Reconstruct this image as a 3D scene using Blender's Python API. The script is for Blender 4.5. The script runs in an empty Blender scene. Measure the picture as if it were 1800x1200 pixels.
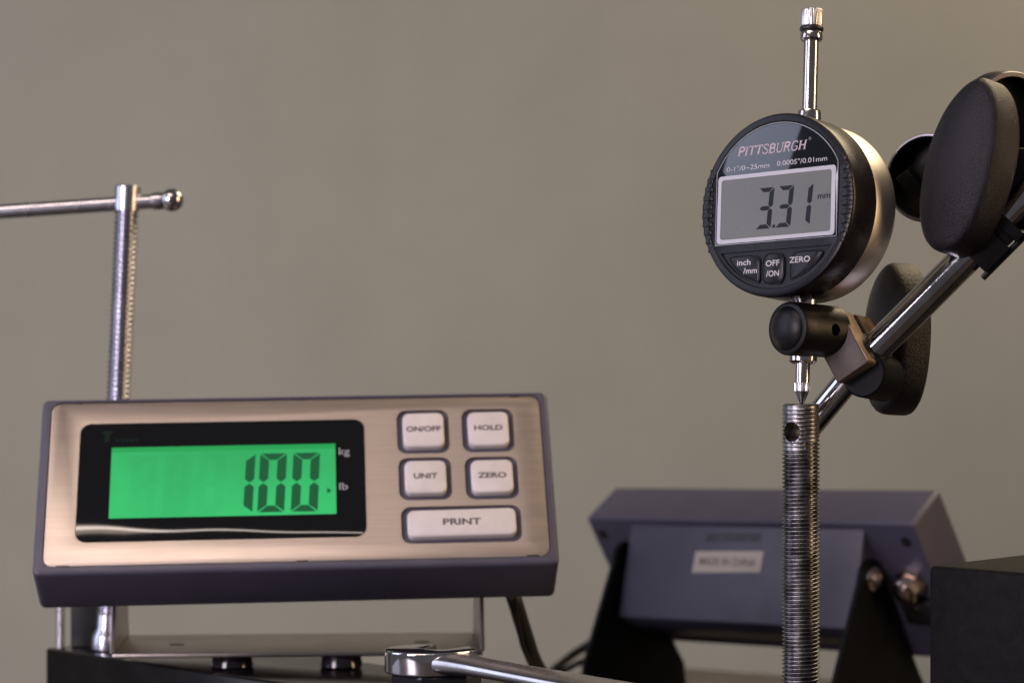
import bpy, bmesh, math, random
from mathutils import Matrix, Vector, noise
R = math.radians
scene = bpy.context.scene
COL = scene.collection
random.seed(4)

# ------------------------------------------------------------------ camera
# all building coordinates are millimetres, measured from the lens (x right, y away, z up); the table top is 183 mm below it
ZC = 183.0
F = 4250.0
cam_d = bpy.data.cameras.new('camera')
cam_d.lens = 85; cam_d.sensor_width = 36
cam_d.clip_start = 0.02; cam_d.clip_end = 30
cam_d.dof.use_dof = True
cam_d.dof.focus_distance = 0.748
cam_d.dof.aperture_fstop = 15
cam = bpy.data.objects.new('camera', cam_d); COL.objects.link(cam)
cam.location = (0, 0, ZC * .001); cam.rotation_euler = (R(90), 0, 0)
scene.camera = cam
scene.view_settings.view_transform = 'Standard'
scene.view_settings.look = 'None'
scene.view_settings.exposure = 0.12
scene.view_settings.gamma = 1
scene.cycles.max_bounces = 8
scene.cycles.use_denoising = True

# ------------------------------------------------------------------ room light
world = bpy.data.worlds.new('World'); scene.world = world
world.use_nodes = True
world.node_tree.nodes['Background'].inputs[0].default_value = (.92, .90, .95, 1)
world.node_tree.nodes['Background'].inputs[1].default_value = .10

def area(name, loc, target, sx, sy, power, color, spread=180):
    d = bpy.data.lights.new(name, 'AREA'); d.shape = 'RECTANGLE'
    d.spread = R(spread); d.size = sx; d.size_y = sy; d.energy = power; d.color = color
    o = bpy.data.objects.new(name, d); COL.objects.link(o)
    o.location = loc
    o.rotation_euler = (Vector(target) - Vector(loc)).to_track_quat('-Z', 'Y').to_euler()
    return o
area('left_window_light', (-1.35, .745, .62), (0, .87, .44), .64, 1.10, 5.6, (.72, .77, 1.0))
area('front_left_lamp', (-.98, -.25, .44), (-.34, 1.05, .05), .46, .60, 6.6, (1.0, .87, .98), 120)
area('ceiling_lamp', (-.60, .0, 1.40), (-.1, .80, .1), .80, .40, 1.0, (1.0, .79, .65), 80)
area('ceiling_tube', (-.30, -.02, 1.40), (-.1, .80, .1), 1.00, .07, .55, (1.0, .86, .78), 90)
area('right_lamp', (1.15, .50, .45), (.1, .85, .18), .16, .80, .85, (1.0, .66, .34), 62)
area('back_right_lamp', (.66, 1.34, .98), (.1, .75, .1), .62, .50, 7.5, (1.0, .78, .50))

# ------------------------------------------------------------------ materials
def nd(t, kind, **kw):
    n = t.nodes.new(kind)
    for k, v in kw.items():
        if k in n.inputs: n.inputs[k].default_value = v
        else: setattr(n, k, v)
    return n

def mat(name, color, rough=.5, metal=0.0, var=.12, vscale=60, bump=0.0, bscale=900, stretch=(1, 1, 1), rvar=.1, coat=0, spec=.5, col2=None, speck=0.0, bdist=.0004):
    m = bpy.data.materials.new(name); m.use_nodes = True
    t = m.node_tree; b = t.nodes['Principled BSDF']; L = t.links.new
    tc = nd(t, 'ShaderNodeTexCoord'); mp = nd(t, 'ShaderNodeMapping'); mp.inputs['Scale'].default_value = stretch
    L(tc.outputs['Object'], mp.inputs['Vector'])
    n1 = nd(t, 'ShaderNodeTexNoise', Scale=vscale, Detail=6.0, Roughness=.6); L(mp.outputs[0], n1.inputs['Vector'])
    rp = nd(t, 'ShaderNodeValToRGB')
    c2 = col2 or tuple(c * (1 - var * 1.6) for c in color)
    rp.color_ramp.elements[0].position = .32; rp.color_ramp.elements[0].color = (*c2, 1)
    rp.color_ramp.elements[1].position = .68; rp.color_ramp.elements[1].color = (*[min(1, c * (1 + var * .5)) for c in color], 1)
    L(n1.outputs['Fac'], rp.inputs[0])
    L(rp.outputs[0], b.inputs['Base Color'])
    mr = nd(t, 'ShaderNodeMapRange'); mr.inputs['To Min'].default_value = max(.02, rough - rvar); mr.inputs['To Max'].default_value = min(1, rough + rvar)
    n2 = nd(t, 'ShaderNodeTexNoise', Scale=vscale * 2.3, Detail=5.0); L(mp.outputs[0], n2.inputs['Vector'])
    L(n2.outputs['Fac'], mr.inputs['Value']); L(mr.outputs[0], b.inputs['Roughness'])
    b.inputs['Metallic'].default_value = metal
    b.inputs['Specular IOR Level'].default_value = spec
    b.inputs['Coat Weight'].default_value = coat; b.inputs['Coat Roughness'].default_value = .06
    if speck:
        vo = nd(t, 'ShaderNodeTexVoronoi', Scale=speck); L(tc.outputs['Object'], vo.inputs['Vector'])
        lt = nd(t, 'ShaderNodeMath', operation='LESS_THAN'); lt.inputs[1].default_value = .13; L(vo.outputs['Distance'], lt.inputs[0])
        n4 = nd(t, 'ShaderNodeTexNoise', Scale=speck * .21, Detail=2.0); L(tc.outputs['Object'], n4.inputs['Vector'])
        gt = nd(t, 'ShaderNodeMath', operation='GREATER_THAN'); gt.inputs[1].default_value = .64; L(n4.outputs['Fac'], gt.inputs[0])
        mu = nd(t, 'ShaderNodeMath', operation='MULTIPLY'); L(lt.outputs[0], mu.inputs[0]); L(gt.outputs[0], mu.inputs[1])
        mx = nd(t, 'ShaderNodeMix', data_type='RGBA'); L(mu.outputs[0], mx.inputs[0]); L(rp.outputs[0], mx.inputs[6]); mx.inputs[7].default_value = (.10, .095, .095, 1)
        L(mx.outputs[2], b.inputs['Base Color'])
    if bump:
        n3 = nd(t, 'ShaderNodeTexNoise', Scale=bscale, Detail=3.0); L(mp.outputs[0], n3.inputs['Vector'])
        bp = nd(t, 'ShaderNodeBump', Strength=bump, Distance=bdist); L(n3.outputs['Fac'], bp.inputs['Height'])
        L(bp.outputs[0], b.inputs['Normal'])
    return m

def glow(name, color, strength, base=(.004, .005, .004), rough=.3):
    m = bpy.data.materials.new(name); m.use_nodes = True
    b = m.node_tree.nodes['Principled BSDF']
    b.inputs['Base Color'].default_value = (*base, 1); b.inputs['Roughness'].default_value = rough
    b.inputs['Specular IOR Level'].default_value = .15
    b.inputs['Emission Color'].default_value = (*color, 1); b.inputs['Emission Strength'].default_value = strength
    return m

M = dict(
    housing=mat('purple_grey_plastic', (.064, .060, .094), .44, var=.08, vscale=40, bump=.15, bscale=2500),
    steel=mat('brushed_steel', (.53, .45, .405), .43, 1, var=.05, vscale=30, stretch=(1, 30, 30), bump=.04, bscale=60, rvar=.09),
    bracket=mat('bracket_steel', (.34, .30, .285), .32, 1, var=.10, vscale=30, bump=.05, bscale=300),
    window=mat('black_display_lens', (.004, .004, .005), .07, var=.1, coat=.3, rvar=.02, bump=.05, bscale=60),
    key=mat('grey_key_rubber', (.61, .575, .585), .42, var=.08, vscale=90, bump=.05, bscale=1500),
    keytext=mat('key_print', (.09, .075, .085), .6),
    whitetext=mat('white_print', (.55, .53, .56), .5),
    pinktext=mat('mauve_print', (.50, .40, .43), .45),
    greytext=mat('grey_print', (.30, .31, .34), .5),
    greentext=mat('dark_green_print', (.003, .017, .011), .5, spec=.1),
    dialblack=mat('dial_black_plastic', (.010, .009, .0125), .27, spec=.22, var=.15, vscale=80, bump=.10, bscale=2600, rvar=.06),
    dialglass=mat('dial_glass', (.008, .010, .014), .055, var=.2, rvar=.02, spec=.7),
    dialsteel=mat('satin_steel', (.74, .69, .63), .42, 1, var=.06, vscale=90, bump=.05, bscale=2500, rvar=.05),
    lcdgrey=mat('grey_lcd', (.118, .122, .106), .30, var=.06, vscale=50, spec=.6),
    lcdframe=mat('silver_frame', (.46, .445, .465), .35, .25, var=.04),
    lcdink=mat('lcd_segment', (.009, .011, .017), .5, spec=.2),
    chrome=mat('chrome', (.50, .49, .52), .09, 1, var=.15, vscale=120, bump=.03, bscale=700, rvar=.05),
    glint=mat('bright_chrome', (.66, .65, .68), .05, 1, var=.08, vscale=120, rvar=.03),
    satin=mat('satin_chrome', (.50, .48, .50), .27, 1, var=.12, vscale=90, bump=.03, bscale=700, rvar=.06),
    foot=mat('glossy_foot', (.010, .009, .012), .16, rvar=.05),
    steelrod=mat('polished_steel', (.55, .52, .51), .17, 1, var=.08, vscale=150, rvar=.05),
    zinc=mat('zinc_plated', (.52, .52, .58), .26, 1, var=.10, vscale=120, bump=.03, bscale=900, rvar=.05),
    knurl=mat('bright_aluminium', (.74, .71, .74), .34, 1, var=.06),
    thread=mat('oiled_dark_steel', (.35, .345, .355), .33, 1, var=.45, vscale=210, bump=.08, bscale=1500, rvar=.08),
    stand=mat('black_oxide', (.007, .0065, .0075), .38, .0, spec=.24, var=.25, vscale=120, bump=.12, bscale=2200, rvar=.1),
    clamp=mat('brown_black_steel', (.10, .077, .068), .45, .0, spec=.25, var=.18, vscale=160, bump=.20, bscale=1800),
    warmlight=mat('tan_warm_light', (.40, .29, .20), .48, .55, var=.2, vscale=200, bump=.1, bscale=1800),  # tan colour painted as warm light falling on the jaw ends
    rim=mat('dark_steel_rim', (.20, .19, .21), .34, .9, var=.2),
    knob=mat('grained_black_plastic', (.0055, .0042, .0095), .31, spec=.34, speck=1700, var=.2, vscale=400, bump=.6, bscale=3000, bdist=.0005, rvar=.08),
    block=mat('black_cast_block', (.007, .0065, .0078), .55, spec=.12, speck=1500, var=.35, vscale=300, bump=.45, bscale=3200, rvar=.1),
    plate=mat('dark_polished_plate', (.009, .008, .008), .16, .0, var=.3, vscale=60, bump=.05, bscale=400, spec=.30, rvar=.05),
    rubber=mat('black_rubber', (.010, .010, .011), .45, var=.2),
    cable=mat('cable_jacket', (.012, .011, .012), .42, var=.2),
    armblack=mat('black_bracket_paint', (.003, .004, .005), .5, spec=.12, var=.2),
    strip=mat('dark_print_strip', (.030, .028, .040), .5, var=.5, vscale=400),
    sticker=mat('paper_sticker', (.50, .44, .395), .6, var=.04),
    stickertext=mat('sticker_print', (.16, .11, .09), .6),
    copper=mat('copper_metal', (.60, .50, .46), .22, 1, var=.2),
    table=mat('table_top', (.085, .070, .062), .45, var=.15, vscale=20, bump=.05, bscale=200),
    lcdgreen=glow('green_backlight', (.034, .50, .145), .94, rough=.6),
    lcdgreentop=glow('green_backlight_edge', (.018, .42, .10), .78),
    lcdgreenink=glow('green_lcd_segment', (.006, .115, .040), .78, rough=.6),
    lcdghost=glow('green_lcd_ghost', (.0325, .492, .143), .94, rough=.6),
)
def wall_mat():
    m = bpy.data.materials.new('painted_wall'); m.use_nodes = True
    t = m.node_tree; b = t.nodes['Principled BSDF']; L = t.links.new
    tc = nd(t, 'ShaderNodeTexCoord')
    mp = nd(t, 'ShaderNodeMapping'); mp.inputs['Scale'].default_value = (9, 1, .55); L(tc.outputs['Object'], mp.inputs[0])
    n1 = nd(t, 'ShaderNodeTexNoise', Scale=2.2, Detail=4.0, Roughness=.55); L(mp.outputs[0], n1.inputs['Vector'])
    rp = nd(t, 'ShaderNodeValToRGB')
    rp.color_ramp.elements[0].position = .30; rp.color_ramp.elements[0].color = (.326, .321, .259, 1)
    rp.color_ramp.elements[1].position = .72; rp.color_ramp.elements[1].color = (.338, .333, .270, 1)
    L(n1.outputs['Fac'], rp.inputs[0]); L(rp.outputs[0], b.inputs['Base Color'])
    n5 = nd(t, 'ShaderNodeTexNoise', Scale=7.0, Detail=7.0, Roughness=.68); L(tc.outputs['Object'], n5.inputs['Vector'])
    r5 = nd(t, 'ShaderNodeMapRange'); r5.inputs['From Min'].default_value = .3; r5.inputs['From Max'].default_value = .7; r5.inputs['To Min'].default_value = .94; r5.inputs['To Max'].default_value = 1.045; L(n5.outputs['Fac'], r5.inputs['Value'])
    m5 = nd(t, 'ShaderNodeMix', data_type='RGBA', blend_type='MULTIPLY'); m5.inputs[0].default_value = 1; L(rp.outputs[0], m5.inputs[6]); L(r5.outputs[0], m5.inputs[7]); L(m5.outputs[2], b.inputs['Base Color'])
    n3 = nd(t, 'ShaderNodeTexNoise', Scale=90.0, Detail=4.0); L(tc.outputs['Object'], n3.inputs['Vector'])
    bp = nd(t, 'ShaderNodeBump', Strength=.08, Distance=.002); L(n3.outputs['Fac'], bp.inputs['Height']); L(bp.outputs[0], b.inputs['Normal'])
    b.inputs['Roughness'].default_value = .7
    return m
M['wall'] = wall_mat()
def uneven(m, k0, k1):
    t = m.node_tree; b = t.nodes['Principled BSDF']; L = t.links.new
    tc = nd(t, 'ShaderNodeTexCoord'); n = nd(t, 'ShaderNodeTexNoise', Scale=38.0, Detail=3.0); L(tc.outputs['Object'], n.inputs['Vector'])
    sx = nd(t, 'ShaderNodeSeparateXYZ'); L(tc.outputs['Generated'], sx.inputs[0])
    ad = nd(t, 'ShaderNodeMath', operation='MULTIPLY_ADD'); L(sx.outputs['Z'], ad.inputs[0]); ad.inputs[1].default_value = -.35; L(n.outputs['Fac'], ad.inputs[2])
    mr = nd(t, 'ShaderNodeMapRange'); mr.inputs['From Min'].default_value = .05; mr.inputs['From Max'].default_value = .6
    mr.inputs['To Min'].default_value = k0; mr.inputs['To Max'].default_value = k1
    L(ad.outputs[0], mr.inputs['Value']); L(mr.outputs[0], b.inputs['Emission Strength'])
uneven(M['lcdgreen'], .74, 1.02); uneven(M['lcdghost'], .73, 1.0)

# ------------------------------------------------------------------ building helpers
I4 = Matrix.Identity(4)
def T(x, y, z): return Matrix.Translation((x, y, z))
def rot(a, ax): return Matrix.Rotation(R(a), 4, ax)
def basis(X, Y, Z, o=(0, 0, 0)):
    m = Matrix(((X[0], Y[0], Z[0], o[0]), (X[1], Y[1], Z[1], o[1]), (X[2], Y[2], Z[2], o[2]), (0, 0, 0, 1)))
    return m
def frame_z(axis, o=(0, 0, 0), hint=(0, 0, 1)):
    Z = Vector(axis).normalized(); h = Vector(hint)
    if abs(Z.dot(h)) > .95: h = Vector((1, 0, 0))
    X = h.cross(Z).normalized(); Y = Z.cross(X)
    return basis(X, Y, Z, o)
def at(px, py, d):           # a point of the place, from its spot in a 1800 x 1200 view and its distance
    return Vector(((px - 900) / F * d, d, -(py - 600) / F * d))

def flatten(me):
    tot = sum(p.area for p in me.polygons)
    for p in me.polygons:
        if p.loop_total > 4 or p.area > .05 * tot: p.use_smooth = False

class MB:
    def __init__(s): s.bm = bmesh.new()
    def merge(s, bm, Mx=I4):
        bmesh.ops.transform(bm, matrix=Mx, verts=bm.verts)
        me = bpy.data.meshes.new('tmp'); bm.to_mesh(me); s.bm.from_mesh(me); bpy.data.meshes.remove(me); bm.free()
        return s
    def box(s, x0, x1, y0, y1, z0, z1, bev=0, seg=2, Mx=I4):
        bm = bmesh.new(); bmesh.ops.create_cube(bm, size=1)
        bmesh.ops.transform(bm, matrix=T((x0 + x1) / 2, (y0 + y1) / 2, (z0 + z1) / 2) @ Matrix.Diagonal((x1 - x0, y1 - y0, z1 - z0, 1)), verts=bm.verts)
        if bev: bmesh.ops.bevel(bm, geom=bm.edges[:], offset=bev, segments=seg, profile=.5, affect='EDGES', clamp_overlap=True)
        return s.merge(bm, Mx)
    def lathe(s, prof, n=48, Mx=I4, close=True, rfun=None):
        bm = bmesh.new(); rows = []
        for r, z in prof:
            rows.append([bm.verts.new(((rfun(r, 2 * math.pi * i / n) if rfun else r) * math.cos(2 * math.pi * i / n),
                                       (rfun(r, 2 * math.pi * i / n) if rfun else r) * math.sin(2 * math.pi * i / n), z)) for i in range(n)])
        for a, b in zip(rows, rows[1:]):
            for i in range(n): bm.faces.new((a[i], a[(i + 1) % n], b[(i + 1) % n], b[i]))
        if close:
            bm.faces.new(rows[0][::-1]); bm.faces.new(rows[-1])
        bmesh.ops.recalc_face_normals(bm, faces=bm.faces)
        return s.merge(bm, Mx)
    def prism(s, poly, y0, y1, bev=0, seg=2, Mx=I4, front_only=True):   # poly in x,z ; extruded along y
        bm = bmesh.new()
        a = [bm.verts.new((p[0], y0, p[1])) for p in poly]; b = [bm.verts.new((p[0], y1, p[1])) for p in poly]
        fa = bm.faces.new(a); fb = bm.faces.new(b[::-1]); n = len(poly)
        for i in range(n): bm.faces.new((a[(i + 1) % n], a[i], b[i], b[(i + 1) % n]))
        bmesh.ops.recalc_face_normals(bm, faces=bm.faces)
        if bev:
            es = list(fa.edges) + ([] if front_only else list(fb.edges))
            bmesh.ops.bevel(bm, geom=es, offset=bev, segments=seg, profile=.5, affect='EDGES', clamp_overlap=True)
        return s.merge(bm, Mx)
    def ring(s, po, pi, y0, y1, Mx=I4):        # a flat frame between two outlines of equal count
        bm = bmesh.new(); n = len(po)
        V = [[bm.verts.new((p[0], y, p[1])) for p in q] for q in (po, pi) for y in (y0, y1)]
        o0, o1, i0, i1 = V
        for i in range(n):
            j = (i + 1) % n
            bm.faces.new((o0[i], o0[j], i0[j], i0[i])); bm.faces.new((o1[j], o1[i], i1[i], i1[j]))
            bm.faces.new((o0[j], o0[i], o1[i], o1[j])); bm.faces.new((i0[i], i0[j], i1[j], i1[i]))
        bmesh.ops.recalc_face_normals(bm, faces=bm.faces)
        return s.merge(bm, Mx)
    def loft(s, secs, Mx=I4):                  # secs: lists of equal counts of points
        bm = bmesh.new(); rows = [[bm.verts.new(p) for p in q] for q in secs]; n = len(secs[0])
        for a, b in zip(rows, rows[1:]):
            for i in range(n): bm.faces.new((a[i], a[(i + 1) % n], b[(i + 1) % n], b[i]))
        bm.faces.new(rows[0][::-1]); bm.faces.new(rows[-1])
        bmesh.ops.recalc_face_normals(bm, faces=bm.faces)
        return s.merge(bm, Mx)
    def tube(s, pts, r, n=12, Mx=I4):
        pts = [Vector(p) for p in pts]; secs = []
        for i, p in enumerate(pts):
            d = (pts[min(i + 1, len(pts) - 1)] - pts[max(i - 1, 0)]).normalized()
            f = frame_z(d, p, (0.31, .9, .1)); rr = r(i / (len(pts) - 1)) if callable(r) else r
            secs.append([f @ Vector((rr * math.cos(2 * math.pi * k / n), rr * math.sin(2 * math.pi * k / n), 0)) for k in range(n)])
        return s.loft(secs, Mx)
    def rod(s, p, q, r, n=40, ch=.4):
        p, q = Vector(p), Vector(q); L = (q - p).length
        return s.lathe([(r - ch, 0), (r, ch), (r, L - ch), (r - ch, L)], n, frame_z(q - p, p))
    def build(s, name, m, parent=None, Mx=I4, angle=32, kind=None):
        bm = s.bm
        bmesh.ops.transform(bm, matrix=Matrix.Diagonal((.001, .001, .001, 1)), verts=bm.verts)
        me = bpy.data.meshes.new(name); bm.to_mesh(me); bm.free()
        me.shade_smooth(); flatten(me); me.set_sharp_from_angle(angle=R(angle))
        me.materials.append(m)
        o = bpy.data.objects.new(name, me); COL.objects.link(o)
        if parent: o.parent = parent
        else:
            o.location = 0, 0, ZC * .001
        if Mx is not I4: o.matrix_local = Matrix.Translation(Mx.translation * .001) @ Mx.to_3x3().to_4x4()
        if kind: o['kind'] = kind
        return o

def tag(o, label, cat, group=None):
    o['label'] = label; o['category'] = cat
    if group: o['group'] = group
    return o
def thing(name, label, cat, Mx, group=None):
    o = bpy.data.objects.new(name, None); COL.objects.link(o); o.empty_display_size = .02
    t = Mx.translation
    o.matrix_world = Matrix.Translation((t.x * .001, t.y * .001, (t.z + ZC) * .001)) @ Mx.to_3x3().to_4x4()
    return tag(o, label, cat, group)

def rrect(x0, z0, x1, z1, r, n=6):
    out = []
    for cx, cz, a0 in ((x1 - r, z1 - r, 0), (x0 + r, z1 - r, 90), (x0 + r, z0 + r, 180), (x1 - r, z0 + r, 270)):
        for k in range(n + 1):
            a = R(a0 + 90 * k / n); out.append((cx + r * math.cos(a), cz + r * math.sin(a)))
    return out
def boolean_cut(o, cutter, solver='EXACT', ang=32):
    md = o.modifiers.new('cut', 'BOOLEAN'); md.operation = 'DIFFERENCE'; md.object = cutter; md.solver = solver
    bpy.context.view_layer.update()
    ev = o.evaluated_get(bpy.context.evaluated_depsgraph_get())
    me = bpy.data.meshes.new_from_object(ev); o.modifiers.clear()
    nm = o.data.name; old = o.data; o.data = me; bpy.data.meshes.remove(old); me.name = nm
    me.shade_smooth(); flatten(me); me.set_sharp_from_angle(angle=R(ang))
    cm = cutter.data; bpy.data.objects.remove(cutter); bpy.data.meshes.remove(cm)

def text_mesh(s, size, width=None, bold=0, shear=0, spacing=1):
    """flat letters in x,z centred on the origin, facing -y"""
    c = bpy.data.curves.new('tmp_text', 'FONT'); c.body = s; c.size = size; c.align_x = 'LEFT'
    c.offset = bold; c.extrude = .03; c.shear = shear; c.space_character = spacing; c.resolution_u = 4
    o = bpy.data.objects.new('tmp_text', c); COL.objects.link(o)
    bpy.context.view_layer.update()
    me = bpy.data.meshes.new_from_object(o.evaluated_get(bpy.context.evaluated_depsgraph_get()))
    bpy.data.objects.remove(o); bpy.data.curves.remove(c)
    bm = bmesh.new(); bm.from_mesh(me); bpy.data.meshes.remove(me)
    xs = [v.co.x for v in bm.verts]; ys = [v.co.y for v in bm.verts]
    k = (width / (max(xs) - min(xs))) if width else 1
    cx, cy = (max(xs) + min(xs)) / 2, (max(ys) + min(ys)) / 2
    for v in bm.verts:
        x, y, z = v.co; v.co = ((x - cx) * k, -z, y - cy)
    return bm
def put_text(name, s, size, x, y, z, m, parent, width=None, bold=0, shear=0, Mx=I4, spacing=1):
    mb = MB(); mb.merge(text_mesh(s, size, width, bold, shear, spacing), Mx @ T(x, y, z))
    return mb.build(name, m, parent)

SEG = {'0': 'abcdef', '1': 'bc', '3': 'abcdg', '8': 'abcdefg'}
def seven(mb, ch, x, z, w, h, t, slant, y, gap=.12, tz=None):
    tz = tz or t
    """one seven segment figure, centre x,z"""
    g = gap * t; hw, hh = w / 2, h / 2
    def seg(poly): mb.prism([(x + px + slant * pz, z + pz) for px, pz in poly], y, y + .05)
    for s in SEG[ch]:
        if s in 'ad':
            k = 1 if s == 'a' else -1
            seg([(-hw + g * 2, k * hh), (hw - g * 2, k * hh), (hw - t - g, k * (hh - tz)), (-hw + t + g, k * (hh - tz))])
        if s == 'g':
            seg([(-hw + g + t / 2, 0), (-hw + t + g, tz / 2), (hw - t - g, tz / 2), (hw - g - t / 2, 0), (hw - t - g, -tz / 2), (-hw + t + g, -tz / 2)])
        if s in 'bcef':
            kx = 1 if s in 'bc' else -1; kz = 1 if s in 'bf' else -1
            seg([(kx * hw, kz * (hh - g * 1.4)), (kx * (hw - t), kz * (hh - tz - g)), (kx * (hw - t), kz * (tz / 2 + g)), (kx * (hw - t / 2), kz * g), (kx * hw, kz * (g + tz / 2))])

# ------------------------------------------------------------------ setting
DW = 1700.0
w = MB(); w.box(-2600, 2600, DW, DW + 90, -900, 2300)
w = w.build('wall', M['wall']); w['kind'] = 'structure'
t = MB(); t.prism([(80, 1369), (760, 969), (900, 60), (-900, 60), (-900, 603)], 0, 26, 2, Mx=basis((1, 0, 0), (0, 0, -1), (0, 1, 0), (0, 0, -ZC)))
t = t.build('table_top', M['table']); t['kind'] = 'structure'

# ------------------------------------------------------------------ base plate of the press, bottom left
u1 = Vector((.725, -.689, 0)); u2 = Vector((.689, .725, 0))
PZ = -120.0
pc = Vector((-183, 948, PZ))
plate = MB(); plate.box(0, 330, 0, 58, -65, 0, 1.2, 3, basis(u1, u2, (0, 0, 1), pc))
tag(plate.build('base_plate', M['plate']), 'black polished steel base plate under the left scale display', 'steel plate')

# ------------------------------------------------------------------ tee handle screw
sp = Vector((-157.5, 941, PZ)); st = at(225, 326, 941)
s_ax = (st - sp).normalized(); s_len = (st - sp).length
scr = thing('tee_handle_screw', 'zinc plated threaded screw with a sliding ball ended tee bar, behind the left scale display', 'clamp screw', frame_z(s_ax, sp, (0, 1, 0)))
def helix(mb, r, depth, z0, z1, pitch, nth=96, per=8, shape=None, Mx=I4, extra=None, top=None):
    nz = int((z1 - z0) / pitch * per); bm = bmesh.new(); rows = []
    for k in range(nz + 1):
        z = z0 + (z1 - z0) * k / nz; row = []
        for i in range(nth):
            th = 2 * math.pi * i / nth
            ph = ((z / pitch) - i / nth) % 1.0
            tri = abs(ph - .5) * 2
            rr = r - depth * (shape(tri) if shape else tri)
            if extra: rr = extra(rr, th, z)
            row.append(bm.verts.new((rr * math.cos(th), rr * math.sin(th), z)))
        rows.append(row)
    for a, b in zip(rows, rows[1:]):
        for i in range(nth): bm.faces.new((a[i], a[(i + 1) % nth], b[(i + 1) % nth], b[i]))
    bm.faces.new(rows[0][::-1]); bm.faces.new(rows[-1])
    return mb.merge(bm, Mx)
b = MB(); helix(b, 5.0, 1.1, 14, s_len - 9.5, 2.0, 64, 10)
b.build('threaded_shank', M['zinc'], scr, angle=60)
b = MB(); b.lathe([(4.95, s_len - 9.8), (4.95, s_len - 9.5), (4.95, s_len - .6), (4.4, s_len)], 48)
b.build('plain_head', M['zinc'], scr)
b = MB(); b.lathe([(5.9, 0), (6.3, .6), (6.3, 5.0), (5.8, 6.6), (4.7, 8.4), (4.5, 14.5), (4.2, 15)], 40)
b.build('swivel_pad', M['zinc'], scr)
inv = scr.matrix_world.inverted()
def loc_of(o, p): return (o.matrix_world.inverted() @ (Vector((p.x, p.y, p.z + ZC)) * .001)) * 1000
hb = loc_of(scr, at(300, 352, 941)); ha = loc_of(scr, at(-160, 383, 941))
hd = (hb - ha).normalized()
b = MB(); b.rod(ha, hb, 2.85, 32)
b.build('handle_bar', M['zinc'], scr)
b = MB(); b.lathe([(4.55 * math.sin(math.pi * k / 16), -4.55 * math.cos(math.pi * k / 16)) for k in range(1, 16)], 32, frame_z(hd, hb + hd * .5))
b.build('ball_end', M['chrome'], scr)
b = MB(); b.lathe([(2.85, -7.5), (3.3, -7.2), (3.5, -5), (3.3, -3)], 32, frame_z(hd, hb))
b.build('bar_collar', M['zinc'], scr)

# post and stud beside the screw
pm = basis(u1, u2, (0, 0, 1), Vector((-164.5, 934, PZ)))
b = MB(); b.box(-5, 5, -3, 3, 0, 62, .6, 2, basis((1, 0, 0), (0, 1, 0), (0, 0, 1), Vector((-168.5, 953, PZ))))
tag(b.build('post', M['rubber']), 'flat black post standing between the bright stud and the screw foot', 'post')
sd = MB(); helix(sd, 1.9, .35, 0, 66, 1.0, 32, 8, Mx=T(-177.2, 948.5, PZ))
tag(sd.build('threaded_stud', M['zinc'], angle=60), 'thin bright threaded stud at the far left corner of the black plate', 'stud')

# ------------------------------------------------------------------ scale displays
W, H, TH = 184.0, 72.0, 24.0
def display_body(root):
    """housing, wedge shaped battery box, face plate, display window, keys; face at y=0, back towards +y"""
    b = MB(); b.prism(rrect(-W / 2 - .3, -H / 2 - .3, W / 2 + .3, H / 2 + .3, 2.4, 5), -1.5, TH, 1.5, 4, front_only=False)
    hs = b.build('housing', M['housing'], root, angle=40)
    c = MB(); c.prism(rrect(-89.1, -33.3, 89.5, 34.7, 3.9), -4, 0)
    boolean_cut(hs, c.build('cutter', M['housing'], root), ang=40)
    prof = [(TH - .5, 33), (TH + 31.4, 2.5), (TH + 27, -6), (TH - .5, -33)]
    bm = bmesh.new(); n = len(prof)
    a = [bm.verts.new((-66, p[0], p[1])) for p in prof]; c = [bm.verts.new((66, p[0], p[1])) for p in prof]
    bm.faces.new(a); bm.faces.new(c[::-1])
    for i in range(n): bm.faces.new((a[(i + 1) % n], a[i], c[i], c[(i + 1) % n]))
    bmesh.ops.recalc_face_normals(bm, faces=bm.faces)
    bmesh.ops.bevel(bm, geom=bm.edges[:], offset=1.2, segments=2, profile=.5, affect='EDGES')
    b = MB(); b.merge(bm); b.build('battery_box', M['housing'], root)

cM1 = T(-77.2, 870, -50.6) @ rot(3.71, 'Z') @ rot(-34.01, 'X') @ rot(-1.06, 'Y')
d1 = thing('scale_display', 'purple grey scale display facing the camera, its green screen reading 100', 'scale display', cM1, 'scale displays')
display_body(d1)
fp = MB(); fp.prism(rrect(-88.8, -33.0, 89.2, 34.4, 3.6), -1.3, -.02, .25)
fp = fp.build('face_plate', M['steel'], d1)
keys = [(38.1, 12.1, 53.8, 27.2, 'ON/OFF', 12.6), (61.9, 12.2, 77.5, 27.2, 'HOLD', 10.4), (38.2, -7.4, 53.9, 6.9, 'UNIT', 8.6), (62.2, -7.6, 78.0, 6.7, 'ZERO', 10.4), (38.6, -25.2, 78.1, -13.6, 'PRINT', 13.6)]
cut = MB()
for k in keys: cut.prism(rrect(k[0] - 1.8, k[1] - 1.8, k[2] + 1.6, k[3] + 1.7, 3.6), -4, 4)
cut.prism(rrect(-78.2, -23.7, 24.5, 25.5, 4), -4, 4)
cut.bm.normal_update()
boolean_cut(fp, cut.build('cutter', M['steel'], d1))
for x0, z0, x1, z1, s, tw in keys:
    b = MB(); b.prism(rrect(x0 + .35, z0 + .35, x1 - .35, z1 - .35, 2.5), -2.9, .1, .8, 3, T((x0 + x1) / 2, 0, (z0 + z1) / 2) @ rot(random.uniform(-.8, .8), 'Y') @ T(-(x0 + x1) / 2, 0, -(z0 + z1) / 2))
    k = b.build('button', M['key'], d1)
    put_text('lettering', s, 3.0 if s != 'PRINT' else 3.6, (x0 + x1) / 2, -2.93, (z0 + z1) / 2 + .2, M['keytext'], k, tw, .10)
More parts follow.
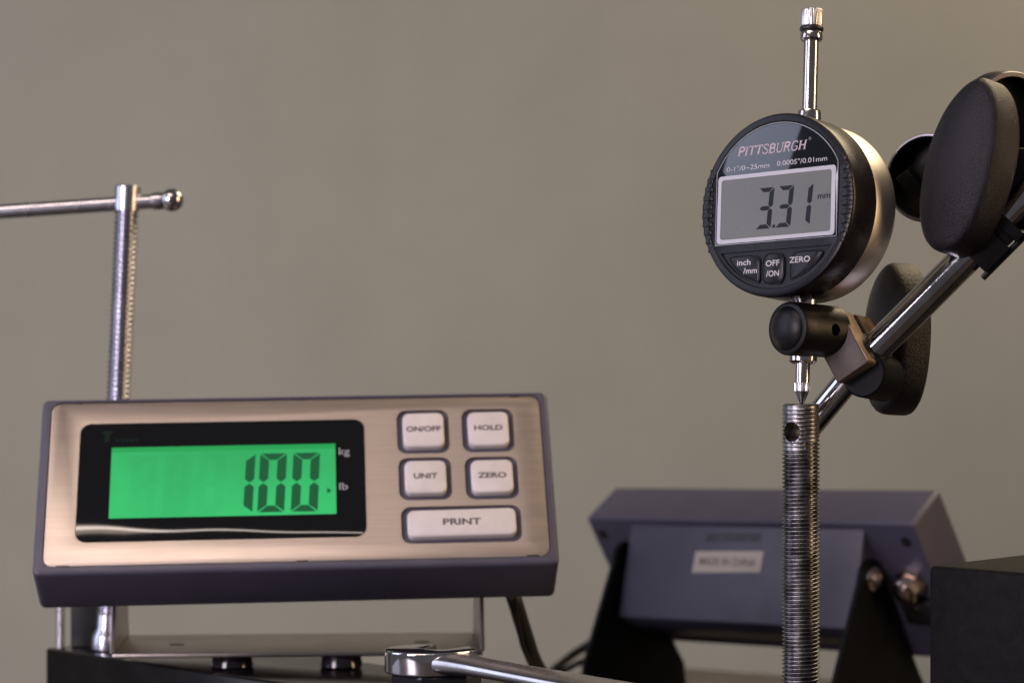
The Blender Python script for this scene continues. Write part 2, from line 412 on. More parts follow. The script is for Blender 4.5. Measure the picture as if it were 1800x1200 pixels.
for x, z, ww in ((-80, 34.4, 4.6), (1.5, 34.4, 4.2), (-82, -33.0, 4.6), (1.5, -33.0, 4.2), (83, -32.8, 4.6), (80, 34.3, 4)):
    b = MB(); b.box(x - ww / 2, x + ww / 2, -1.4, .2, z - .35, z + .35, .1)
    b.build('plate_clip', M['rubber'], d1)
# the lens: flat above, rolled and slightly wavy along its lower edge
def lens():
    bm = bmesh.new(); nx, nz = 90, 60; x0, x1, z0, z1, r = -78.0, 24.3, -23.5, 25.3, 4.0
    def half(z):
        for zc, s in ((z1 - r, 1), (z0 + r, -1)):
            d = (z - zc) * s
            if d > 0: return r - math.sqrt(max(0, r * r - d * d))
        return 0
    zz = [z0 + (z1 - z0) * (1 - math.cos(math.pi * j / nz)) / 2 for j in range(nz + 1)]
    rows = []
    for z in zz:
        c = half(z); row = []
        for i in range(nx + 1):
            x = x0 + c + (x1 - x0 - 2 * c) * i / nx
            s = (x - x0) / (x1 - x0)
            zr = -14.4 - 6.4 * s ** .8 + .8 * math.sin(s * 14 + .6) * (1 - s)
            q = max(0, (zr - z))
            row.append(bm.verts.new((x, -1.6 + (.0085 + .022 * s) * q * q, z)))
        rows.append(row)
    for a, b in zip(rows, rows[1:]):
        for i in range(nx): bm.faces.new((a[i], a[i + 1], b[i + 1], b[i]))
    # rim going back
    edge = [v for v in rows[0]] + [rw[-1] for rw in rows[1:-1]] + rows[-1][::-1] + [rw[0] for rw in rows[1:-1]][::-1]
    back = [bm.verts.new((v.co.x, .2, v.co.z)) for v in edge]
    for i in range(len(edge)):
        j = (i + 1) % len(edge)
        bm.faces.new((edge[j], edge[i], back[i], back[j]))
    return bm
b = MB(); b.merge(lens()); win = b.build('display_window', M['window'], d1, angle=60)
b = MB(); b.prism(rrect(-66.6, -14.3, 13.8, 13.0, .3, 2), -1.66, -1.5)
lcd = b.build('lit_screen', M['lcdgreen'], win)
b = MB(); b.prism([(-66.6, 13.01), (-66.6, 15.0), (13.8, 15.0), (13.8, 13.01)], -1.66, -1.5)
b.build('screen_edge', M['lcdgreentop'], win)
for ch, x, wd in (('1', -19.3, 7.6), ('0', -9.0, 9.6), ('0', 2.9, 9.6)):
    b = MB(); seven(b, ch, x, -.9, wd, 24.4, 3.3, .045, -1.74, .07, 2.7)
    b.build('digit', M['lcdgreenink'], win)
for x in (-31, -43, -55):
    b = MB(); seven(b, '8', x, -.9, 9.6, 24.4, 3.3, .045, -1.70, .07, 2.7); b.build('unlit_digit', M['lcdghost'], win)
b = MB(); b.prism([(10.6, -5.9), (12.3, -4.7), (10.6, -3.5)], -1.74, -1.68); b.build('unit_arrow', M['lcdgreenink'], win)
put_text('lettering', 'kg', 4.2, 17.0, -1.66, 11.2, M['greytext'], win, 3.9, .03)
put_text('lettering', 'lb', 4.2, 16.5, -1.66, -3.0, M['greytext'], win, 3.1, .03)
b = MB(); b.prism([(-71, 21.6), (-68.4, 22.4), (-65.9, 21.8), (-67.4, 20.9), (-67.9, 17.5), (-69.6, 17.1), (-69.2, 20.8)], -1.66, -1.6)
b.build('emblem', M['greentext'], win)
for i in range(5):
    b = MB(); b.box(-65.2 + i * 1.75, -64.1 + i * 1.75, -1.66, -1.6, 17.4, 18.7); b.build('emblem_bar', M['greentext'], win)

# its steel bracket: tray, two arms, feet
yM = T(-77.2, 870, -50.6) @ rot(3.71, 'Z')
to_d1 = cM1.inverted() @ yM
def arm_poly(pts): return pts
def bracket_arm(mb, x0, x1, poly, Mx):
    bm = bmesh.new(); n = len(poly)
    a = [bm.verts.new((x0, p[0], p[1])) for p in poly]; c = [bm.verts.new((x1, p[0], p[1])) for p in poly]
    bm.faces.new(a); bm.faces.new(c[::-1])
    for i in range(n): bm.faces.new((a[(i + 1) % n], a[i], c[i], c[(i + 1) % n]))
    bmesh.ops.recalc_face_normals(bm, faces=bm.faces)
    bmesh.ops.bevel(bm, geom=bm.edges[:], offset=.3, segments=1, affect='EDGES')
    mb.merge(bm, Mx)
br_z = -63.0
b = MB(); b.box(-67.5, 67.5, 14, 72, br_z - 1.6, br_z, .5, 2, to_d1); b.build('bracket_tray', M['bracket'], d1)
for sx in (-1, 1):
    b = MB(); poly = [(14, br_z), (72, br_z), (60, -25)] + [(41 + 9 * math.cos(R(a)), -5.6 + 9 * math.sin(R(a))) for a in range(0, 181, 20)] + [(20, -44)]
    bracket_arm(b, sx * 67.5 - .8, sx * 67.5 + .8, poly, to_d1); b.build('bracket_arm', M['bracket'], d1)
for x, y in ((-46, 40), (46, 42)):
    b = MB(); b.lathe([(3.0, br_z), (3.0, br_z + .12)], 20, to_d1 @ T(x, y, 0)); b.build('bracket_hole', M['rubber'], d1)
for px in (400, 592):
    q = yM.inverted() @ Vector(((px + 8 - 900) / F * 894, 894, PZ))
    b = MB(); b.lathe([(7.2, q.z + .02), (8.0, q.z + .5), (7.15, br_z - 2.0), (6.9, br_z - 1.62)], 36, to_d1 @ T(q.x, q.y, 0)); b.build('rubber_foot', M['foot'], d1)

# rear display, seen from behind
zM2 = rot(-41.75, 'Z') @ rot(32.02, 'X') @ rot(-2.41, 'Y')
q2 = Vector((104.6, 1110, -82.2)) * .980
c2 = q2 + zM2.to_3x3() @ Vector((0, TH, -H / 2))
cM2 = Matrix.Translation(c2) @ zM2 @ rot(180, 'Z')
d2 = thing('scale_display', 'purple grey scale display turned away, showing its back with a small paper label', 'scale display', cM2, 'scale displays')
display_body(d2)
# on the wedge's sloped back face: face frame (x to the right as seen from behind)
p0 = Vector((0, TH - .5, 33)); p1 = Vector((0, TH + 31.4, 2.5)); dn = (p1 - p0).normalized()
X = Vector((-1, 0, 0)); Zf = -dn; Yf = Zf.cross(X)   # y into the body
wf = basis(X, Yf, Zf, p0)
b = MB(); b.prism([(-25.5, -22.2), (-24.8, -12.4), (13.6, -11.4), (13.0, -20.9)], -.25, .2, Mx=wf); stk = b.build('label_sticker', M['sticker'], d2)
put_text('lettering', 'MADE IN CHINA', 5, -5.9, -.27, -16.7, M['stickertext'], stk, 32, .12, Mx=wf)
b = MB(); b.prism([(-20, -7.6), (-20, -3.8), (11, -3.2), (11, -7.0)], -.2, .2, Mx=wf); b.build('embossed_strip', M['strip'], d2)
for x in (-86, 85.3):
    b = MB(); b.lathe([(2.6, 0), (2.6, .3)], 20, basis((1, 0, 0), (0, 0, 1), (0, -1, 0), (-x, TH + .12, 26.5))); b.build('screw_hole', M['rubber'], d2)
cf = basis((1, 0, 0), (0, 0, -1), (0, 1, 0), (-80, TH, 5))
b = MB(); b.lathe([(7.5, 0), (7.5, 2), (6.2, 2.4), (6.2, 8), (5.4, 8.6), (4.6, 8.6), (4.4, 3)], 8, cf); b.lathe([(4.0, 2), (4.0, 9.5), (1.2, 11)], 20, cf @ T(0, 0, 0)); cn = b.build('cable_socket', M['copper'], d2)
b = MB(); b.box(-91, -73, TH - .2, TH + 5, -14, -3, .8); b.build('socket_plate', M['rubber'], d2)
b = MB(); b.lathe([(2, 5), (2, 6)], 16, basis((1, 0, 0), (0, 0, -1), (0, 1, 0), (-80, TH, -6))); b.build('plate_screw', M['copper'], d2)
yM2 = Matrix.Translation(q2) @ rot(-41.75, 'Z')
to_d2 = cM2.inverted() @ yM2
gz = -ZC - q2.z
ap = [(-34, gz), (50, gz), (46, -74), (40, -66)] + [(2 + 9 * math.cos(R(a)), -22 + 9 * math.sin(R(a))) for a in range(0, 181, 20)] + [(-28, -67)]
for sx in (-1, 1):
    b = MB(); bracket_arm(b, sx * 68 - 1.2, sx * 68 + 1.2, ap, to_d2); b.build('bracket_arm', M['armblack'], d2)
    if sx < 0: continue
    b = MB(); kf = to_d2 @ frame_z((sx, 0, 0), (sx * 69.2, 1.2, -21.5)); b.lathe([(5.0, 0), (5.2, .6), (5.2, 1.8), (4.4, 2.6), (2.6, 2.7), (2.4, 4.2), (.6, 4.4)], 28, kf); b.build('pivot_knob', M['copper'], d2)
b = MB(); b.box(-67, 67, -30, 46, gz + .05, gz + 2, .4, 1, to_d2); b.build('bracket_base', M['armblack'], d2)

# ------------------------------------------------------------------ dial indicator
dM = T(81.18, 745, 42.13) @ rot(-42.19, 'Z') @ rot(-6.0, 'X') @ rot(-2.4, 'Y')
di = thing('dial_indicator', 'round black and silver digital indicator reading 3.31, tip resting on the threaded rod', 'dial indicator', dM)
RB = 28.65
yax = basis((1, 0, 0), (0, 0, -1), (0, 1, 0))       # lathe axis along +y
b = MB(); b.lathe([(.01, .35), (25.6, .35), (25.9, .30), (26.2, 0), (27.8, 0), (28.3, .18), (28.6, .7), (RB, 1.4), (RB, 12.4), (28.3, 13.0), (27.2, 13.1)], 128, yax)
bez = b.build('bezel', M['dialblack'], di, angle=28)
cut = MB()
th0, th1 = 211, 329
def crescent(r, zt, n=28, rr=1.4):
    x = math.sqrt(r * r - zt * zt); a0 = math.atan2(zt, -x) % (2 * math.pi); a1 = math.atan2(zt, x) % (2 * math.pi)
    return [(r * math.cos(a0 + (a1 - a0) * k / n), r * math.sin(a0 + (a1 - a0) * k / n)) for k in range(n + 1)]
cres = [p for p in crescent(25.0, -13.8)]
cut.prism(cres, -2, 1.0)
cut.bm.normal_update()
boolean_cut(bez, cut.build('cutter', M['dialblack'], di))
b = MB(); b.lathe([(26.9, 12.6), (27.9, 12.9), (28.05, 13.4), (28.05, 22.9), (27.6, 24.6), (26.4, 25.5), (24, 25.9), (.01, 26.0)], 128, yax, close=False)
b.build('barrel', M['dialsteel'], di, angle=40)
# glass window: arc top, straight sides, flat bottom
gp = [(-22.7, -11.2)] + [(22.7, -11.2)]
a0 = math.asin(11.6 / 25.55)
gp += [(25.5 * math.cos(a), 25.5 * math.sin(a)) for a in [math.acos(22.7 / 25.5) + (math.pi - 2 * math.acos(22.7 / 25.5)) * k / 40 for k in range(41)]]
b = MB(); b.prism(gp, .02, .5, .15, 2); gl = b.build('glass_window', M['dialglass'], di)
def off(poly, d):
    out = []; n = len(poly)
    for i in range(n):
        p, q, r_ = Vector(poly[i - 1]), Vector(poly[i]), Vector(poly[(i + 1) % n])
        n1 = (q - p).normalized(); n2 = (r_ - q).normalized(); m = ((n1 + n2).normalized())
        out.append((q.x + m.y * d, q.y - m.x * d))
    return out
b = MB(); b.ring(off(gp, .28), off(gp, .02), -.04, .4); b.build('glass_rim', M['greytext'], di)
b = MB(); b.ring(rrect(-22.2, -10.9, 22.2, 10.5, 1.2), rrect(-20.9, -9.7, 20.7, 9.25, .9), -.12, .3)
b.build('screen_frame', M['lcdframe'], di)
b = MB(); b.prism(rrect(-20.9, -9.7, 20.7, 9.25, .9), -.02, .3); sc = b.build('screen', M['lcdgrey'], di)
for ch, x, wd in (('3', -4.0, 5.9), ('3', 3.4, 5.9), ('1', 11.2, 4.6)):
    b = MB(); seven(b, ch, x, -.85, wd, 12.8, 1.7, .09, -.06, .09, 1.35); b.build('digit', M['lcdink'], sc)
b = MB(); b.prism(rrect(-.95, -7.2, .05, -6.2, .2, 2), -.06, -.01); b.build('decimal_point', M['lcdink'], sc)
put_text('unit_mark', 'mm', 2.6, 18.0, -.05, 1.1, M['lcdink'], sc, 4.6, .04)
# serif italic lettering on the glass
GLY = {
 'P': ([[(.12, 0), (.12, 1)], [(.12, .97), (.45, .97), (.62, .86), (.62, .66), (.45, .52), (.12, .52)]], [(.12, 0), (.12, 1)], .66),
 'I': ([[(.15, 0), (.15, 1)]], [(.15, 0), (.15, 1)], .30),
 'T': ([[(.34, 0), (.34, 1)], [(.0, .97), (.68, .97)], [(.02, .97), (.0, .78)], [(.66, .97), (.68, .78)]], [(.34, 0)], .68),
 'S': ([[(.56, .80), (.48, .95), (.28, 1.0), (.10, .90), (.08, .70), (.24, .56), (.42, .47), (.56, .32), (.52, .10), (.32, 0), (.12, .06), (.03, .22)]], [], .60),
 'B': ([[(.12, 0), (.12, 1)], [(.12, .97), (.42, .97), (.56, .86), (.56, .65), (.42, .53), (.12, .53)], [(.42, .53), (.62, .42), (.62, .14), (.44, .03), (.12, .03)]], [(.12, 0), (.12, 1)], .66),
 'U': ([[(.12, 1), (.12, .25), (.24, .05), (.40, 0), (.56, .05), (.66, .25), (.66, 1)]], [(.12, 1), (.66, 1)], .74),
 'R': ([[(.12, 0), (.12, 1)], [(.12, .97), (.42, .97), (.58, .86), (.58, .66), (.42, .52), (.12, .52)], [(.36, .52), (.64, .02), (.74, .02)]], [(.12, 0), (.12, 1)], .72),
 'G': ([[(.64, .80), (.54, .95), (.36, 1.0), (.16, .90), (.06, .66), (.06, .34), (.16, .10), (.36, 0), (.56, .05), (.64, .16), (.64, .42), (.44, .42)]], [], .72),
 'H': ([[(.12, 0), (.12, 1)], [(.64, 0), (.64, 1)], [(.12, .51), (.64, .51)]], [(.12, 0), (.12, 1), (.64, 0), (.64, 1)], .76),
}
def serif_text(s, x0, x1, z0, h, shear, y, wst=.10):
    mb = MB(); tot = sum(GLY[c][2] + .10 for c in s) - .10; k = (x1 - x0) / tot; x = 0
    def ribbon(pts, wd):
        P = [Vector((x0 + (x + p[0]) * k + p[1] * h * shear, z0 + p[1] * h)) for p in pts]
        L_, R_ = [], []
        for i, p in enumerate(P):
            d = (P[min(i + 1, len(P) - 1)] - P[max(i - 1, 0)]).normalized(); nn = Vector((-d.y, d.x)) * wd * h
            L_.append(p + nn); R_.append(p - nn)
        for i in range(len(P) - 1):
            q = [L_[i], L_[i + 1], R_[i + 1], R_[i]]
            mb.prism([(v.x, v.y) for v in q], y - .002 * i, y + .04)
    for c in s:
        st, sf, wd = GLY[c]
        for p in st: ribbon(p, wst if abs(p[0][0] - p[-1][0]) < .01 else wst * .62)
        for sx, sz in sf: ribbon([(sx - .13, sz + (.03 if sz == 0 else -.03)), (sx + .13, sz + (.03 if sz == 0 else -.03))], .038)
        x += wd + .10
    return mb
serif_text('PITTSBURGH', -15.0, 10.6, 16.3, 2.9, .22, -.03).build('lettering', M['pinktext'], gl)
put_text('lettering', '®', 1.3, 12.3, -.02, 19.4, M['greytext'], gl)
put_text('lettering', '0-1"/0~25mm', 2.2, -10.9, -.02, 12.6, M['whitetext'], gl, 16.4, .0)
put_text('lettering', '0.0005"/0.01mm', 2.2, 9.5, -.02, 12.8, M['whitetext'], gl, 18.6, .0)
# keys in the crescent
def arcpts(r, a0, a1, n=8): return [(r * math.cos(R(a0 + (a1 - a0) * k / n)), r * math.sin(R(a0 + (a1 - a0) * k / n))) for k in range(n + 1)]
def smooth(poly, it=2):
    for _ in range(it):
        q = []
        for i in range(len(poly)):
            a, c = Vector(poly[i]), Vector(poly[(i + 1) % len(poly)])
            q += [tuple(a.lerp(c, .2)), tuple(a.lerp(c, .8))]
        poly = q
    return poly
kl = [(-5.9, -15.2), (-16.4, -15.2), (-17.4, -15.9), (-15.6, -18.2), (-12.6, -20.6), (-9.6, -22.3), (-6.6, -23.6), (-5.9, -23.2)]
kr = [(-x + .2, z) for x, z in kl][::-1]
km = [(-4.4, -24.5), (3.2, -24.5), (3.2, -15.1), (-4.4, -15.1)]
for poly, words in ((smooth(kl), (('inch', -11.7, -17.2, 5.2), ('/mm', -9.2, -19.9, 5.2))), (smooth(km, 2), (('OFF', -.7, -18.1, 5.2), ('/ON', -.6, -21.3, 4.8))), (smooth(kr), (('ZERO', 9.4, -17.6, 7.6),))):
    b = MB(); b.ring(off(poly, .42), off(poly, .12), .42, 1.1); b.build('button_rim', M['dialblack'], di)
    b = MB(); b.prism(poly, .35, 1.2, .3, 2); k = b.build('button', M['dialblack'], di)
    for s, x, z, wd in words: put_text('lettering', s, 2.55, x, .32, z, M['whitetext'], k, wd, .03)
for i in range(10):
    z = 12.3 - i * 2.75
    for sx in (-1, 1):
        xe = math.sqrt(RB * RB - z * z)
        b = MB(); b.box(24.4, xe - .30, -.30 if sx > 0 else -.14, 3.2, z - .85, z + .85, .22, 2)
        if sx < 0: bmesh.ops.transform(b.bm, matrix=Matrix.Diagonal((-1, 1, 1, 1)), verts=b.bm.verts); bmesh.ops.reverse_faces(b.bm, faces=b.bm.faces)
        b.build('grip_rib', M['dialblack'], di)
def on_stem(prof, n=40, rfun=None): 
    return MB().lathe(prof, n, T(0, 16.7, 0), rfun=rfun)
on_stem([(3.5, 26), (3.75, 27), (3.75, 31.6), (3.5, 32.3), (2.5, 32.4)], 40).build('upper_collar', M['steelrod'], di)
on_stem([(2.35, 32), (2.35, 55.6)], 40).build('upper_stem', M['steelrod'], di)
on_stem([(3.0, 54.6), (3.55, 55.3), (3.55, 57.0), (3.2, 57.6)], 40).build('washer', M['steelrod'], di)
on_stem([(2.4, 57.4)] + [(2.9 + .9 * math.sin(R(a)), 58.5 - .95 * math.cos(R(a))) for a in range(20, 161, 14)] + [(2.4, 59.6)], 40).build('rubber_ring', M['rubber'], di)
on_stem([(3.2, 59.2), (3.45, 59.8), (3.45, 64.3), (3.1, 64.8), (.5, 65.0)], 112, lambda r, th: r - (.16 if (r > 3.3 and (int(th / (2 * math.pi) * 112) % 4) < 2) else 0)).build('lifting_cap', M['knurl'], di)
on_stem([(3.9, -46.2), (3.9, -20)], 40).build('lower_stem', M['steelrod'], di)
on_stem([(3.3, -47.6), (4.3, -46.9), (4.5, -44.6), (4.5, -43.6), (3.9, -43.2)], 40).build('stem_collar', M['steelrod'], di)
on_stem([(2.3, -53.6), (2.3, -46)], 40).build('spindle', M['steelrod'], di)
on_stem([(1.2, -56.9), (2.3, -56.2), (2.45, -53.8), (2.1, -53.4)], 96, lambda r, th: r - (.2 if (r > 2.2 and (int(th / (2 * math.pi) * 96) % 4) < 2) else 0)).build('contact_knurl', M['knurl'], di)
on_stem([(.25, -60.1), (.75, -59.8), (.95, -59.2), (2.0, -56.9), (2.1, -56.6)], 32).build('contact_tip', M['thread'], di)

# ------------------------------------------------------------------ threaded rod under the tip
tip = dM @ Vector((0, 16.7, -60.1))
rc = Vector((tip.x - .25, tip.y, 0)); ztop = tip.z
RR = 5.9
def rod_shape(tri): return max(0, min(1, tri * 1.3 - .2))
hole_th = -math.pi / 2 - .70; hole_z = ztop - 8.6
def rod_extra(rr, th, z):
    d = (th - hole_th + math.pi) % (2 * math.pi) - math.pi
    k = noise.noise(Vector((math.cos(th) * 1.6, math.sin(th) * 1.6, z * .55)))
    rr -= .05 * max(0, k)
    if z > ztop - 14.6 and abs(d) < .80 - .10 * noise.noise(Vector((z * 1.3, 3, 0))):      # ground flat round the hole
        rr = min(RR - .12, max(rr, RR - .30))
    if z > ztop - 11.5: rr = max(rr, RR - .42)                        # worn crests near the top
    a, h = d * RR / 3.0, (z - hole_z) / 3.05
    q = a * a + h * h
    if 1 < q < 1.12: rr -= .15
    if z > ztop - .9: rr -= (z - (ztop - .9)) ** 2 * .55
    return rr
b = MB(); helix(b, RR, .92, -152, ztop, 1.25, 150, 8, rod_shape, T(rc.x, rc.y, 0), rod_extra)
rod = thing('threaded_rod', 'upright dark threaded steel rod with a cross hole, below the dial indicator tip', 'threaded rod', T(rc.x, rc.y, -ZC))
def child_world(mb, name, m, parent, angle=32):
    iv = parent.matrix_world.inverted()
    Ms = Matrix.Diagonal((1000, 1000, 1000, 1)) @ iv @ Matrix.Diagonal((.001, .001, .001, 1)) @ T(0, 0, ZC)
    bmesh.ops.transform(mb.bm, matrix=Ms, verts=mb.bm.verts)
    return mb.build(name, m, parent, angle=angle)
thr = child_world(b, 'thread', M['thread'], rod, 75)
hdv = Vector((math.cos(hole_th), math.sin(hole_th), 0)); hc_ = Vector((rc.x, rc.y, hole_z))
cut = MB(); cut.rod(hc_ - hdv * 12, hc_ + hdv * 12, 3.0, 40, .01)
boolean_cut(thr, child_world(cut, 'cutter', M['rubber'], rod), 'MANIFOLD', 75)
b = MB(); b.lathe([(9.2, -ZC), (9.6, -ZC + .6), (9.6, -152.6), (9.0, -152)], 6, T(rc.x, rc.y, 0)); child_world(b, 'foot_nut', M['thread'], rod)

# ------------------------------------------------------------------ stand arm
rA = at(1535, 617, 757); rB = at(1900, 250, 742)
rax = (rB - rA).normalized()
sa = thing('stand_arm', 'jointed black and chrome stand arm clamped to the stem of the dial indicator', 'indicator stand', Matrix.Translation(rA))
b = MB(); b.rod(rA - rax * 6, rB, 5.0, 48); child_world(b, 'chrome_rod', M['chrome'], sa)
b = MB(); b.rod(at(1420, 752, 768), rA - rax * 5, 4.2, 48); child_world(b, 'lower_rod', M['chrome'], sa)
# swivel clamp round the stem
u = Vector((.777, .63, -.05)).normalized(); c0 = at(1383, 577, 744)
b = MB(); cfm = frame_z(u, c0)
b.lathe([(7.3, .0), (8.0, .25), (8.3, .9), (8.3, 6.0), (8.1, 20), (7.5, 20.5)], 64, cfm)
swv = child_world(b, 'swivel_clamp', M['stand'], sa)
b = MB(); b.lathe([(.01, -2.1), (2.5, -2.0), (4.6, -1.45), (6.2, -.6), (7.0, .2), (7.1, .6)], 64, cfm, close=False)
child_world(b, 'domed_cap', M['stand'], sa, 60)
hd_ = (at(1444, 577, 740) - (c0 + u * 13)); hd_ = (hd_ - u * hd_.dot(u)).normalized()
cut = MB(); cut.lathe([(1.9, 3), (1.9, 12)], 24, frame_z(hd_, c0 + u * 13.2))
boolean_cut(swv, child_world(cut, 'cutter', M['rubber'], sa))
# clamp block
e = Vector((.443, -.334, -.83)).normalized(); g = Vector((.765, -.327, .548)); g = (g - e * g.dot(e)).normalized(); rz_ = rot(-8.05, 'Z').to_3x3(); e = rz_ @ e; g = rz_ @ g; f = g.cross(e)
if f.y < 0: f = -f
bc = at(1475, 544, 752)
blk = basis(e, f, g, bc)
b = MB()
b.box(0, 19.5, 0, 8.2, -12, 0, .35, 2, blk); b.box(0, 19.5, 10.6, 22, -12, 0, .35, 2, blk); b.box(9, 19.2, 8.0, 10.8, -11.5, -.5, 0, 1, blk)
child_world(b, 'clamp_block', M['clamp'], sa)
for f0, f1 in ((.5, 7.7), (11.1, 21.5)):  # added plates; their tan stands in for warm light on the dark jaws
    b = MB(); b.box(.5, 19.0, f0, f1, -.1, .3, .12, 1, blk); child_world(b, 'jaw_light_plate', M['warmlight'], sa)
b = MB(); b.lathe([(5.6, -.6), (6.1, -.2), (6.1, .6), (5.5, .9)], 40, frame_z(g, blk @ Vector((13.9, 9.5, -.3)))); child_world(b, 'rod_bush', M['stand'], sa)
b = MB(); b.rod(blk @ Vector((19.5, 6.5, -5.5)), blk @ Vector((19.5, 21, -5.5)), 7.4, 48, .6); child_world(b, 'clamp_boss', M['armblack'], sa)
e2 = Vector((.69, -.1, -.72)); e2 = (e2 - rax * e2.dot(rax)).normalized(); f2 = e2.cross(rax)
if f2.y < 0: f2 = -f2
# wing knobs
def knob_mesh(Lh, Wh, Tk, bulge=2.4):
    n = 64; secs = []
    def ol(s, y, dome=0):
        pts = []
        for k in range(n):
            a = 2 * math.pi * k / n; c, q = math.cos(a), math.sin(a)
            pts.append((Wh * s * math.copysign(abs(c) ** (1.2 if q > 0 else .85), c), y, Lh * s * math.copysign(abs(q) ** .92, q)))
        return pts
    for s, y in ((.05, -bulge), (.25, -bulge * .96), (.45, -bulge * .80), (.65, -bulge * .45), (.80, .0), (.88, .5), (.935, 1.2), (.975, 2.2), (.995, 3.5), (1.0, 5.0), (1.0, Tk - 2.2), (.985, Tk - 1), (.95, Tk - .3), (.88, Tk), (.3, Tk)):
        secs.append(ol(s, y))
    return secs
def knob(px, py, d, nrm, lng, Lh, Wh, Tk):
    n_ = Vector(nrm).normalized(); l_ = Vector(lng); l_ = (l_ - n_ * l_.dot(n_)).normalized()
    Y = -n_; Z = -l_; X_ = Y.cross(Z)
    b = MB(); b.loft(knob_mesh(Lh, Wh, Tk), basis(X_, Y, Z, at(px, py, d)))
    return child_world(b, 'wing_knob', M['knob'], sa, 40), Y, at(px, py, d)
k1, kY, kp = knob(1679, 286, 738, (-.74, -.65, .16), (-.25, 0, -.97), 27.5, 13.4, 13.5)
k2, kY2, kp2 = knob(1545, 594, 776, (-.93, -.32, .05), (-.03, 0, -1), 24.5, 13.5, 12.0)
b = MB(); b.rod(kp2 + kY2 * 2, blk @ Vector((10, 20, -6)), 3.2, 20); child_world(b, 'knob_stud', M['stand'], sa)
# upper joint behind the big knob
def ring_tube(px, py, d, ax, ro, ri, L):
    fr = frame_z(ax, at(px, py, d)); b = MB()
    b.lathe([(ri, L), (ri, .4), (ri + .3, 0), (ro - .3, 0), (ro, .4), (ro, L)], 72, fr, close=False)
    b.lathe([(.01, L * .75), (ri + .4, L * .75), (ri + .4, L), (.01, L)], 48, fr, close=False)
    rm = MB(); rm.lathe([(ri - .1, .5), (ri + .25, -.25), (ro - .25, -.25), (ro + .1, .5), (ro + .1, 1.2)], 72, fr, close=False)
    child_world(rm, 'ring_rim', M['rim'], sa)
    return child_world(b, 'clamp_ring', M['stand'], sa)
ring_tube(1628, 312, 762, (.56, .83, -.05), 14.0, 12.9, 13)
ring_tube(1778, 210, 770, (-.40, .9, .1), 15.2, 13.4, 8)
b = MB(); b.box(-2.6, 2.6, -3, 3, -4.5, 4.5, .4, 2, Matrix.Translation(at(1604, 322, 764)) @ rot(-38, 'Y') @ rot(-30, 'Z')); child_world(b, 'ring_key', M['stand'], sa)
b = MB(); b.rod(at(1640, 330, 772), at(1780, 320, 772), 9.5, 40); child_world(b, 'joint_barrel', M['stand'], sa)
b = MB(); b.box(-14, 14, -6, 14, -13, 12, 1, 2, Matrix.Translation(at(1800, 330, 752))); child_world(b, 'joint_body', M['stand'], sa)
cb = rA + (at(1738, 420, 750) - rA).project(rax)
b = MB(); bk = basis(e2, f2, rax, cb)
b.box(-7.5, 7.5, -7, 8, -8, 2.5, .5, 2, bk); b.box(-6.6, 6.6, -6.4, 8, 2.5, 5.0, .3, 2, bk); b.box(-7.5, 7.5, -7, 8, 5.0, 8.5, .5, 2, bk); b.box(7.2, 9, -5, 9, -10, 24, .4, 2, bk)
child_world(b, 'rod_bracket', M['stand'], sa)

# ------------------------------------------------------------------ black block at the right
b = MB(); kc = at(1631, 993, 748)
b.box(0, 190, 0, 120, -(kc.z + ZC) * 1.0, 0, 1.8, 4, basis((.72, -.694, 0), (.694, .72, 0), (0, 0, 1), kc))
tag(b.build('black_block', M['block']), 'large matt black block with rounded edges, right of the rear display', 'block')

# ------------------------------------------------------------------ wrench on its nut
hc = Vector((-27, 800, -105.4))
b = MB(); b.lathe([(14.8, PZ), (15.4, PZ + .7), (15.0, -110.0), (14.3, -109.35)], 6, Matrix.Translation((hc.x + 2, hc.y, 0)) @ rot(12, 'Z'))
tag(b.build('hex_nut', M['foot']), 'black hex nut on the base plate beneath the wrench head', 'nut')
wr = thing('wrench', 'chrome open ended wrench lying in front of the scale bracket', 'wrench', Matrix.Translation(hc))
hdir = Vector((.725, -.689, 0)); hs = Vector((.689, .725, 0))
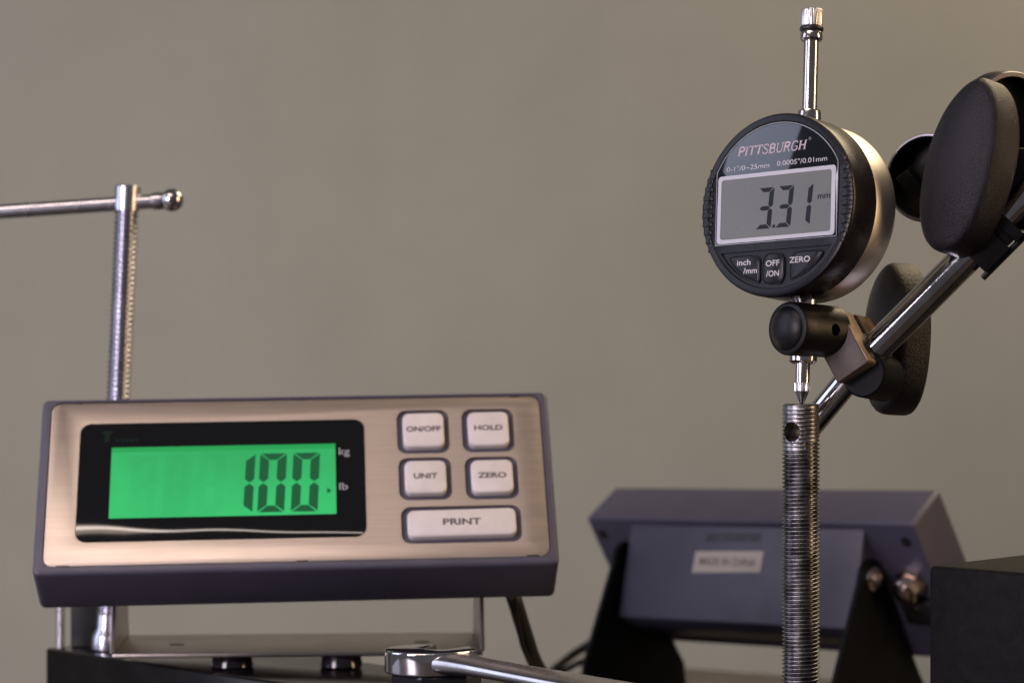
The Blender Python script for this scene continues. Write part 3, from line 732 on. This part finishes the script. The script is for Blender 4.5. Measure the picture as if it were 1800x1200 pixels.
# head outline with jaw
mouth = math.atan2(.86, .50)
out = []
for k in range(64):
    a = mouth + R(24) + (2 * math.pi - R(48)) * k / 63
    out.append((15.2 * math.cos(a), 12.6 * math.sin(a)))
md = Vector((math.cos(mouth), math.sin(mouth))); mn = Vector((-md.y, md.x))
tail = [md * 1.5 - mn * 5.0, md * -.5 - mn * 2.5, md * -.5 + mn * 2.5, md * 1.5 + mn * 5.0]
out += [(v.x, v.y) for v in tail]
xy = basis((1, 0, 0), (0, 0, -1), (0, 1, 0))       # prism x,z -> x,y
b = MB(); b.prism([(p[0], p[1]) for p in out], -3.9, 3.9, 3.7, 8, Matrix.Translation(hc) @ basis((1, 0, 0), (0, 0, 1), (0, 1, 0)), front_only=False)
child_world(b, 'wrench_head', M['glint'], wr, 50)
secs = []
for s, wd, hh, dz in ((2, 9.0, 3.8, 0), (9, 8.6, 3.9, 0), (15, 8.0, 3.4, .2), (22, 7.0, 2.9, .3), (34, 7.2, 2.7, .3), (60, 8.2, 2.7, .3), (100, 9.0, 2.8, .3), (190, 9.4, 2.9, .3)):
    c = hc + hdir * s + Vector((0, 0, dz - .033 * max(0, s - 8)))
    secs.append([c + hs * (wd * math.copysign(abs(math.cos(a)) ** .8, math.cos(a))) + Vector((0, 0, hh * math.copysign(abs(math.sin(a)) ** .7, math.sin(a)))) for a in [2 * math.pi * k / 28 for k in range(28)]])
b = MB(); b.loft(secs); child_world(b, 'handle', M['satin'], wr, 40)

# ------------------------------------------------------------------ cables
def spline(pts, n=10):
    P = [Vector(p) for p in pts]; P = [P[0] * 2 - P[1]] + P + [P[-1] * 2 - P[-2]]; out = []
    for i in range(1, len(P) - 2):
        for k in range(n):
            t_ = k / n; a, b_, c, d = P[i - 1], P[i], P[i + 1], P[i + 2]
            out.append(.5 * ((2 * b_) + (c - a) * t_ + (2 * a - 5 * b_ + 4 * c - d) * t_ * t_ + (3 * b_ - a - 3 * c + d) * t_ ** 3))
    return out + [P[-2]]
b = MB(); b.tube(spline([at(896, 1030, 905), at(906, 1058, 905), at(922, 1110, 912), at(940, 1162, 925), at(965, 1200, 950), at(1005, 1250, 985)]), 2.9, 14)
tag(b.build('cable', M['cable']), 'thick black cable dropping from the lower edge of the left scale display', 'cable')
b = MB(); b.tube(spline([at(904, 1048, 900), at(912, 1100, 906), at(922, 1142, 912), at(950, 1185, 930), at(990, 1240, 960)]), 1.0, 10)
tag(b.build('cable', M['cable']), 'thin black lead hugging the left side of the thick hanging cable', 'cable')
for (dy, r_, lab) in ((0, 2.0, 'upper of two black cables running to the rear display stand'), (26, 1.5, 'lower, thinner of two black cables running to the rear display stand')):
    b = MB(); b.tube(spline([at(1120, 1085 + dy, 1190), at(1070, 1112 + dy, 1180), at(1030, 1135 + dy * .9, 1170), at(1000, 1155 + dy * .7, 1165), at(965, 1185 + dy * .4, 1155), at(930, 1235, 1140)]), r_, 12)
    tag(b.build('cable', M['cable']), lab, 'cable')
